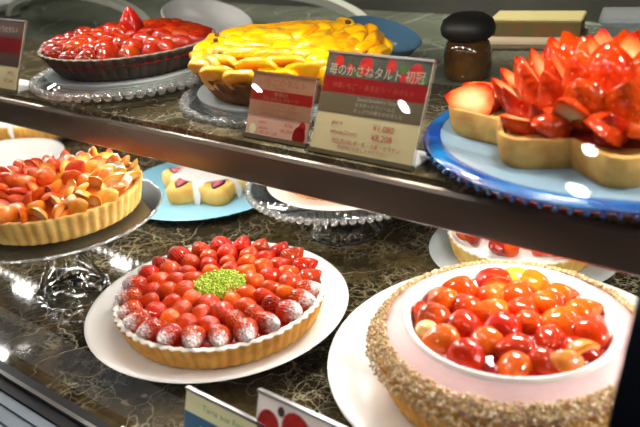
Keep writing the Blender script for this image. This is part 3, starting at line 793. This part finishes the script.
# left orange-to-red fruit tart on clear cake stand
LS = (-.783, .440)
t = thing('cake_stand', 'clear glass cake stand with bell foot under orange fruit tart', 'cake stand', (LS[0], LS[1], 0))
lathe_obj('plate', t, [(0, .108), (.1, .108), (.124, .110), (.129, .1125), (.130, .1145), (.128, .1155), (.122, .1135), (.1, .1120), (0, .1120)], M['glass_plate'])
mb = MB()
for i in range(128):
    a = 2 * PI * i / 128
mb.tube([polar(.1292, 2 * PI * i / 96, .1135) for i in range(97)], .0017, 8)
obj('rim', mb.mesh('rim', [M['bead']]), t)
lathe_obj('foot', t, [(.043, .0), (.0465, .002), (.0465, .006), (.043, .012), (.037, .022), (.031, .034), (.026, .044), (.022, .052), (.0205, .060), (.021, .072), (.0235, .088), (.03, .100), (.036, .1078), (.031, .1078), (.024, .098), (.0185, .086), (.016, .068), (.017, .052), (.0265, .034), (.036, .016), (.039, .006), (.0385, .0002), (.043, .0)], M['glass'], 64)
t = thing('fruit_tart', 'fruit tart shading from red strawberry to orange on glass stand', 'tart', (-.777, .444, .1158))
fluted_crust(t, .098, .1055, .031, 52, .0026, [M['crust_pale'], M['crust_pale']], .005, .004)
blob_disc('glaze', t, .098, .029, .008, M['glaze_orange'], 50, .004)
cd = Vector((math.cos(.5), math.sin(.5), 0))
for r, n_, z in ((.092, 30, .033), (.077, 25, .036), (.061, 20, .038), (.045, 14, .040), (.028, 8, .042), (.01, 3, .043)):
    for i in range(n_):
        a = 2 * PI * (i + random.uniform(-.2, .2)) / n_ + r * 67
        p = polar(r, a, z + random.uniform(-.001, .003)); tt = p.dot(cd) / .1 + random.uniform(-.18, .18)
        if tt < -.08:
            d = polar(1, a + random.uniform(-.6, .6)); d.z = random.uniform(.2, .9)
            me = random.choice((ME['half_orange'], ME['half_orange'], ME['half_orange'], random.choice(ME['orange'])) if tt > -.55 else (ME['half_orange'], random.choice(ME['orange']), random.choice(ME['orange']), random.choice(ME['berry'])))
            o = put('strawberry_piece', ME['half_orange'], t, p, d, 1); sz_ = random.uniform(.022, .028); o.scale = (sz_ * .85, sz_ * .62, sz_); o.location = p - d.normalized() * sz_ * .42
        else:
            k = random.random()
            if tt < .25: me = ME['half_amber'] if k < .6 else ME['half_orange'] if k < .95 else random.choice(ME['ivory'])
            else: me = ME['half_yellow'] if k < .55 else ME['half_amber'] if k < .92 else random.choice(ME['ivory'])
            if me in ME['ivory']:
                q = Quaternion((0, 0, 1), a + random.uniform(-.8, .8)) @ Quaternion((0, 1, 0), random.uniform(-1.1, -.3))
                obj('white_fruit_piece', me, t, p, q, random.uniform(.02, .026))
            else:
                d = polar(1, a + random.uniform(-.7, .7)); d.z = random.uniform(.2, 1.0)
                o = put('fruit_wedge', me, t, p, d, 1); sz_ = random.uniform(.024, .03); o.scale = (sz_ * .85, sz_ * .62, sz_); o.location = p - d.normalized() * sz_ * .42

# light blue plate with white-iced star pastry
BPL = (-.868, .762)
t = thing('blue_plate', 'light blue plate holding the iced star pastry', 'plate', (BPL[0], BPL[1], 0))
lathe_obj('dish', t, [(0, .004), (.08, .004), (.141, .0145), (.143, .016), (.14, .0172), (.08, .008), (0, .008)], M['blue_plate'])
lathe_obj('foot_ring', t, [(.06, 0), (.063, 0), (.065, .005), (.058, .005)], M['blue_plate'])
t = thing('star_pastry', 'pale star shaped pastry with fig halves under white icing', 'pastry', (-.858, .770, .0082))
NP = 6; star = []
for k in range(NP):
    a0 = math.radians(-36 - 60 * k)
    for da, rr in ((.22, .076), (.12, .084), (0, .087), (-.12, .084), (-.22, .076), (-.5236, .062)): star.append(polar(rr, a0 + da))
n = len(star); vs = []; lev = [(0, .95), (.004, 1.0), (.014, 1.03), (.024, 1.02), (.028, .97), (.0285, .9), (.0285, 0)]
for z, s in lev: vs += [(p.x * s, p.y * s, z) for p in star]
fs = [(k * n + i, k * n + (i + 1) % n, (k + 1) * n + (i + 1) % n, (k + 1) * n + i) for k in range(len(lev) - 1) for i in range(n)]
fs.append(tuple(range(n - 1, -1, -1)))
autosmooth(obj('crust', new_mesh('crust', vs, fs, [M['crust_pale']]), t), 60)
for k in range(NP):
    a = math.radians(-36 - 60 * k); ax = a + PI / 2
    for nm, s, m_, z in (('fig_skin', 1.0, 'fig_dark', .0290), ('fig_flesh', .72, 'fig_pink', .0298)):
        vs = []; N_ = 20
        for i in range(N_):
            u = 2 * PI * i / N_; L_ = .0185 * s * math.cos(u); w_ = .0098 * s * math.sin(u) * (1 - .5 * math.cos(u) * .9)
            vs.append((L_, w_, 0)); 
        vs2 = [(x, y, -.004) for x, y, z_ in vs]; vs2 += [(x, y, .0) for x, y, z_ in vs] + [(0, 0, .0012)]
        ff = [(i, (i + 1) % N_, N_ + (i + 1) % N_, N_ + i) for i in range(N_)] + [(N_ + i, N_ + (i + 1) % N_, 2 * N_) for i in range(N_)]
        if nm == 'fig_skin': fo = obj('fig_half', new_mesh('fig_half', vs2, ff, [M[m_]]), t, tuple(polar(.062, a, .0300)), (0, 0, a + (.6 if k % 2 else -.5)))
        else: obj('fig_flesh', new_mesh('fig_flesh', vs2, ff, [M[m_]]), fo, (0, 0, .0012))
# icing: sheet over the middle with a tongue down each notch
vs = []; fs = []; N_ = 72; K = 9
for k in range(K):
    for i in range(N_):
        a = 2 * PI * i / N_
        w = max(0, math.cos(math.radians(((math.degrees(a) + 66) * 6)))) ** 3
        rmax = .053 + .026 * w
        r = rmax * k / (K - 1)
        z = .0305 + .0025 * (1 - k / (K - 1))
        rn = .0635
        if r > rn: z = .0305 - (r - rn) * 3.2
        if w > .3 and r > rn: r = rn + .0012 + (r - rn) * .35
        vs.append(polar(r, a, z))
for k in range(K - 1):
    for i in range(N_):
        j = (i + 1) % N_; fs.append((k * N_ + i, (k + 1) * N_ + i, (k + 1) * N_ + j, k * N_ + j))
o = obj('icing', new_mesh('icing', vs, fs, [M['icing']]), t)
sm = o.modifiers.new('solid', 'SOLIDIFY'); sm.thickness = .002; sm.offset = 1

# beaded stand with a pale tart, behind
t = thing('cake_stand', 'glass cake stand with beaded edge and patterned glass foot', 'cake stand', (-.584, .764, 0))
lathe_obj('plate', t, [(0, .072), (.128, .072), (.132, .0745), (.128, .0765), (0, .0765)], M['glass_plate'])
mb = MB()
for i in range(74): mb.ball(polar(.1335, 2 * PI * i / 74, .074), .0050, 10, 6)
obj('bead_rim', mb.mesh('bead_rim', [M['bead']]), t)
mb = MB(); mb.lathe([(.055, 0), (.0555, .003), (.056, .009), (.05, .016), (.036, .028), (.022, .042), (.017, .055), (.02, .066), (.028, .0718), (.024, .0718), (.015, .066), (.013, .055), (.018, .041), (.032, .026), (.045, .014), (.05, .0085), (.05, .0005), (.055, .0)], 96, rad=lambda tt, k, r: r * (1 + (.05 * math.sin(16 * tt) if 2 <= k <= 7 else 0)))
obj('foot', mb.mesh('foot', [M['glass']]), t)
t = thing('cream_tart', 'cream filled tart on the beaded glass stand under the shelf', 'tart', (-.584, .772, .0767))
lathe_obj('paper_doily', t, [(0, 0), (.112, 0), (.112, .0008), (0, .0008)], M['cream'])
fluted_crust(t, .088, .096, .027, 50, .0026, [M['crust'], M['crust']], .005, .004)
blob_disc('cream', t, .09, .025, .012, M['cream'], 40, .003)

# strawberry cream tart at the back right
RR = (-.337, .814)
t = thing('glass_plate', 'flat clear glass plate behind the pink mousse tart', 'plate', (RR[0], RR[1], 0))
lathe_obj('dish', t, [(0, .006), (.09, .006), (.118, .0105), (.120, .0118), (.117, .0125), (.088, .009), (0, .009)], M['milky_plate'])
lathe_obj('foot_ring', t, [(.07, 0), (.073, 0), (.074, .0062), (.069, .0062)], M['milky_plate'])
t = thing('strawberry_cream_tart', 'sugar dusted cream tart with strawberry clusters behind the mousse tart', 'tart', (RR[0], RR[1] - .005, .0092))
fluted_crust(t, .086, .094, .030, 46, .0026, [M['crust_pale'], M['sugar']], .006, .004)
blob_disc('cream', t, .087, .029, .008, M['cream'], 45, .004)
for k in range(9):
    a = 2 * PI * k / 9 - PI / 2 + .1
    for j in range(6):
        p = polar(.069 + random.uniform(-.014, .012), a + random.uniform(-.16, .16), .042)
        d = polar(1, a + random.uniform(-1, 1)); d.z = random.uniform(.1, .8)
        put('strawberry', random.choice(ME[random.choice(('berry', 'dust', 'orange'))]), t, p, d, random.uniform(.022, .027))
# far left: white topped tart on a clear plate, and an empty white plate
t = thing('glass_plate', 'clear glass plate in the far left corner', 'plate', (-1.43, .812, 0))
lathe_obj('dish', t, [(0, .012), (.09, .012), (.122, .018), (.125, .0198), (.121, .0205), (.088, .0152), (0, .0152)], M['glass_plate'])
lathe_obj('foot_ring', t, [(.06, 0), (.064, 0), (.066, .0122), (.058, .0122)], M['glass_plate'])
t = thing('cream_tart', 'white topped cream tart in the far left corner', 'tart', (-1.425, .81, .0154))
fluted_crust(t, .092, .1, .036, 44, .0026, [M['crust'], M['crust_pale']], .005, .004)
blob_disc('cream', t, .097, .035, .008, M['cream'], 40, .003)
mb = MB(); mb.tube([polar(.088, -1.05, .041), polar(.1, -1.05, .0385), polar(.1035, -1.05, .03), polar(.1, -1.05, .014)], [.004, .005, .005, .003], 10)
obj('cream_drip', mb.mesh('cream_drip', [M['cream']]), t)
footed_plate('footed_plate', 'empty white plate behind the orange fruit tart', (-1.288, .640, 0), .118, .03, .09, 'white plates on the marble')

# ------------------------------------------------------------------ behind the shelf
WZ = .2151
t = thing('brown_jar', 'round brown glass jar with dark lid behind the star tart', 'jar', (-.437, .850, WZ))
lathe_obj('body', t, [(0, 0), (.026, 0), (.029, .003), (.0305, .015), (.030, .035), (.027, .046), (.022, .052), (0, .052)], M['jar'], 48)
lathe_obj('lid', t, [(.0, .0521), (.028, .0521), (.033, .056), (.0345, .064), (.031, .074), (.02, .081), (0, .083)], M['jar_lid'], 48)
# blue dish and white dish
def dish(name, label, loc, rot, R, m):
    t = thing(name, label, 'dish', loc, rot)
    for a in (-.5, .5):
        if rot[1]:
            mb = MB(); p = polar(R * .8, PI + a, .008); mb.tube([p, p + Vector((math.sin(rot[1]), 0, -math.cos(rot[1]))) * (R * 1.62 * math.sin(rot[1]))], .003, 8); obj('stand_leg', mb.mesh('stand_leg', [M['steel']]), t)
    lathe_obj('bowl', t, [(0, 0), (R * .5, 0), (R * .86, .012), (R, .026), (R - .002, .0275), (R * .84, .0145), (R * .5, .003), (0, .003)], M[m])
    return t
t = dish('blue_dish', 'steel blue dish on the worktop behind the mango tart', (-.600, .885, WZ + .016), (0, math.radians(18), 0), .060, 'dish_blue')
t = dish('white_dish', 'white dish on the worktop behind the red tart', (-.955, .89, WZ + .020), (0, math.radians(20), 0), .078, 'porcelain')
t = dish('white_dish', 'white dish at the far left end of the worktop', (-1.80, .985, WZ), (0, 0, 0), .1, 'porcelain')
# curved steel arches
def arch(label, x, y, hw):
    t = thing('steel_arch', label, 'arch', (x, y, WZ), group=None)
    mb = MB(); N_ = 32; w2, th = .012, .008
    for i in range(N_ + 1):
        a = PI * i / N_
        for k, (dr, dy) in enumerate(((-th, -w2), (th, -w2), (th, w2), (-th, w2))):
            mb.v.append((-hw + (hw + dr) * math.cos(a), dy, (.06 + dr) * math.sin(a)))
    for i in range(N_):
        for k in range(4):
            mb.f.append((4 * i + k, 4 * i + (k + 1) % 4, 4 * i + 4 + (k + 1) % 4, 4 * i + 4 + k)); mb.m.append(0)
    mb.f += [(0, 1, 2, 3), (4 * N_ + 3, 4 * N_ + 2, 4 * N_ + 1, 4 * N_)]; mb.m += [0, 0]
    autosmooth(obj('band', mb.mesh('band', [M['arch']]), t), 40)
    for xx in (0, -2 * hw):
        mb = MB(); mb.box(xx - .009, xx + .009, -.016, .016, 0, .003); obj('foot', mb.mesh('foot', [M['black']], False), t)
arch('curved grey steel band arch rising behind the red tart', -1.195, .955, .24)
arch('curved grey steel band arch rising behind the mango tart', -.735, 1.06, .22)
# board with patterned box, tub with packets, hand
mb = MB(); mb.box(-.075, .075, -.055, .055, 0, .012)
o = tag(obj('chopping_board', mb.mesh('chopping_board', [M['board']], False), None, (-.44, 1.070, WZ), (0, 0, math.radians(18))), 'pale wooden chopping board under the beige box', 'board')
o.modifiers.new('bev', 'BEVEL').width = .003
t = thing('cardboard_box', 'beige topped cardboard box on the chopping board', 'box', (-.442, 1.085, WZ + .0122), (0, 0, math.radians(14)))
mb = MB(); mb.box(-.064, .064, -.033, .033, 0, .020); obj('body', mb.mesh('body', [M['box']], False), t)
mb = MB(); mb.box(-.066, .066, -.035, .035, .020, .0255); o = obj('lid', mb.mesh('lid', [M['box_top']], False), t); o.modifiers.new('bev', 'BEVEL').width = .002
t = thing('plastic_tub', 'clear plastic tub of packets behind the star tart', 'tub', (-.262, 1.05, WZ), (0, 0, math.radians(15)))
mb = MB()
for a in ((-.07, .07, -.045, .045, 0, .002), (-.07, -.068, -.045, .045, .002, .05), (.068, .07, -.045, .045, .002, .05), (-.068, .068, -.045, -.043, .002, .05), (-.068, .068, .043, .045, .002, .05)): mb.box(*a)
obj('walls', mb.mesh('walls', [M['tub']], False), t)
mb = MB(); mb.box(-.073, .073, -.048, .048, .0502, .054); o = obj('lid', mb.mesh('lid', [M['tub']], False), t)
for k, (x, y) in enumerate(((-.045, -.02), (-.015, -.018), (.017, -.02), (.046, -.018), (-.03, .02), (.005, .022), (.04, .02))):
    o = obj('packet', slab_mesh('packet', M['packet'], .5, .62, .34, 0, jit=.06, seed=k), None, (-.262 + x * .966 - y * .259, 1.05 + x * .259 + y * .966, WZ + .0125), (.2 * (-1) ** k * .3, 0, .26 + random.uniform(-.1, .1)), .026)
    tag(o, 'shiny pale packet inside the clear plastic tub', 'packet', 'packets in the plastic tub')
# hand of a person reaching in from the right, resting on the tub lid
t = thing('person', 'hand and white sleeve of a person reaching onto the plastic tub', 'person', (-.150, 1.115, WZ + .054))
def hand():
    bm = []
    mb = MB()
    # forearm and palm: rounded tapering tube, flattened
    def flat_tube(pts, rs, fl):
        b0 = len(mb.v); mb.tube(pts, rs, 14)
        return
    mb.tube([(.150, .02, .035), (.10, .013, .030), (.065, .008, .024), (.040, .003, .019), (.02, 0, .016), (-.005, -.003, .0135), (-.016, -.004, .011)], [.021, .0195, .017, .016, .0185, .017, .011], 14)
    for yo, L_, cz, r in ((-.0145, .040, .0, .0049), (-.005, .047, .003, .0052), (.0048, .044, .002, .0050), (.0138, .034, 0, .0044)):
        x = -.010
        mb.tube([(x + .012, yo * .75, .0135), (x - .004, yo * .95 - .003, .0145), (x - L_ * .45, yo * 1.1 - .004, .0150), (x - L_ * .8, yo * 1.15 - .004, .0105), (x - L_, yo * 1.15 - .004, .0058)], [r * 1.1, r * 1.08, r, r * .92, r * .6], 10)
    mb.tube([(.024, -.012, .014), (.012, -.021, .0125), (-.004, -.028, .0095), (-.016, -.029, .0062)], [.0085, .0068, .0058, .0038], 10)
    return mb
o = obj('hand', hand().mesh('hand', [M['skin']]), t)
rm = o.modifiers.new('weld', 'REMESH'); rm.mode = 'VOXEL'; rm.voxel_size = .0016; rm.use_smooth_shade = True
mb = MB(); mb.tube([(.085, .011, .028), (.10, .013, .030), (.16, .022, .036), (.30, .05, .05)], [.0245, .0255, .03, .04], 16)
obj('sleeve', mb.mesh('sleeve', [M['sleeve']]), t)

# ------------------------------------------------------------------ lights
def strip(name, label, y, z, nd, parent_h=.006):
    t = thing(name, label, 'led strip', (-.9, y, z))
    mb = MB(); mb.box(-1.18, 1.18, -.006, .006, 0, parent_h); obj('housing', mb.mesh('housing', [M['steel']], False), t)
    mb = MB()
    for i in range(nd):
        x = -1.15 + 2.3 * i / (nd - 1); mb.box(x - .002, x + .002, -.002, .002, -.0012, 0)
    o = obj('diodes', mb.mesh('diodes', [M['led']], False), t); o['kind'] = 'stuff'
    return t
strip('led_strip', 'led strip fixed under the upper shelf front', .580, ZU + .0005, 120, .0055)
strip('led_strip', 'added led strip under the rear of the upper shelf', .737, ZU + .0005, 120, .0055)  # second row, added to carry light deeper under the shelf
strip('led_strip', 'slim led strip at the top edge of the curved glass', .497, .3985, 120, .004)
strip('led_strip', 'led strip fixed along the top front of the display case', .605, .437, 120)
def area(name, loc, size, power, col=(1, .95, .88), rot=(0, 0, 0), sy=None):
    l = bpy.data.lights.new(name, 'AREA'); l.energy = power; l.color = col; l.size = size
    if sy: l.shape = 'RECTANGLE'; l.size_y = sy
    o = bpy.data.objects.new(name, l); C.objects.link(o); o.location = loc; o.rotation_euler = rot; return o
LOW, TOP = 3.5, 4.6
n = 10
for i in range(n):
    x = -1.55 + 1.7 * i / (n - 1)
    area('shelf_led_light', (x, .562, ZU + .002), .05, LOW / n, rot=(math.radians(-12), 0, 0), sy=.012)
    area('shelf_led_light', (x + .08, .72, ZU + .002), .05, .45 * LOW / n, sy=.012)  # added weaker rear row, brightens the marble further back
for i in range(n):
    x = -1.6 + 1.75 * i / (n - 1)
    area('front_led_light', (x, .50, .398), .05, .12 * TOP / n, sy=.012)
    area('top_led_light', (x, .592, .430), .05, TOP / n, rot=(math.radians(0), 0, 0), sy=.012)
area('kitchen_light', (-.7, 1.05, 1.1), .4, 16, (1, .95, .86), rot=(math.radians(-10), 0, 0))
# shop lamps hanging outside the case, in front of the glass
mb = MB(); mb.box(-3.2, 1.2, -2.2, .2, 2.62, 2.66); struct(obj('ceiling', mb.mesh('ceiling', [M['wall']], False)))
for k, (x, y, z, r, q, em, lab) in enumerate(((-.762, -1.003, 1.91, .036, 2.6, 'lamp', 'white tube lamp hanging lowest in front of the case'), (-.754, -.477, 2.251, .023, 4, 'lamp', 'white tube lamp hanging close before the glass front'),
        (-1.36, -.164, 2.144, .014, 7, 'lamp', 'thin tube lamp hanging left of the white lamps'), (-1.832, -.114, 1.89, .013, 4.5, 'lamp', 'thin tube lamp hanging at the far left of the shop'))):
    t = thing('pendant_lamp', lab, 'lamp', (x, y, z))
    mb = MB(); mb.ball((0, 0, 0), r, 24, 14, sq=q); obj('bulb', mb.mesh('bulb', [M[em]]), t, (0, 0, 0), (PI / 2, 0, 0))
    mb = MB(); mb.box(-r * .6, r * .6, -r * q * .9, r * q * .9, r * .9, r * .9 + .02); mb.tube([(0, 0, r + .02), (0, 0, 2.62 - z)], .002, 8); obj('cord', mb.mesh('cord', [M['black']], False), t)

w = bpy.data.worlds.new('World'); sc.world = w; w.use_nodes = True
w.node_tree.nodes['Background'].inputs['Color'].default_value = (.9, .95, 1, 1)
w.node_tree.nodes['Background'].inputs['Strength'].default_value = .025

# ------------------------------------------------------------------ camera
pitch, roll, yaw, HC, f = .4283, -.0786, .6892, .466, 739.9
cy, sy_, cp, sp_ = math.cos(yaw), math.sin(yaw), math.cos(pitch), math.sin(pitch)
F = Vector((-sy_ * cp, cy * cp, -sp_)); Rt = Vector((cy, sy_, 0)); U = Rt.cross(F)
r2 = Rt * math.cos(roll) + U * math.sin(roll); u2 = -Rt * math.sin(roll) + U * math.cos(roll)
cam = bpy.data.cameras.new('camera'); co = bpy.data.objects.new('camera', cam); C.objects.link(co)
Mx = Matrix((r2, u2, -F)).transposed().to_4x4(); Mx.translation = (0, 0, HC); co.matrix_world = Mx
cam.sensor_width = 36; cam.lens = f * 36 / 640; cam.clip_start = .01
cam.dof.use_dof = True; cam.dof.focus_distance = .86; cam.dof.aperture_fstop = 5.6
sc.camera = co
sc.view_settings.view_transform = 'Standard'; sc.view_settings.look = 'None'; sc.view_settings.gamma = 1; sc.view_settings.use_curve_mapping = False
sc.view_settings.exposure = 0
sc.cycles.use_denoising = True
sc.cycles.max_bounces = 10; sc.cycles.transparent_max_bounces = 16
sc.cycles.sample_clamp_indirect = 40
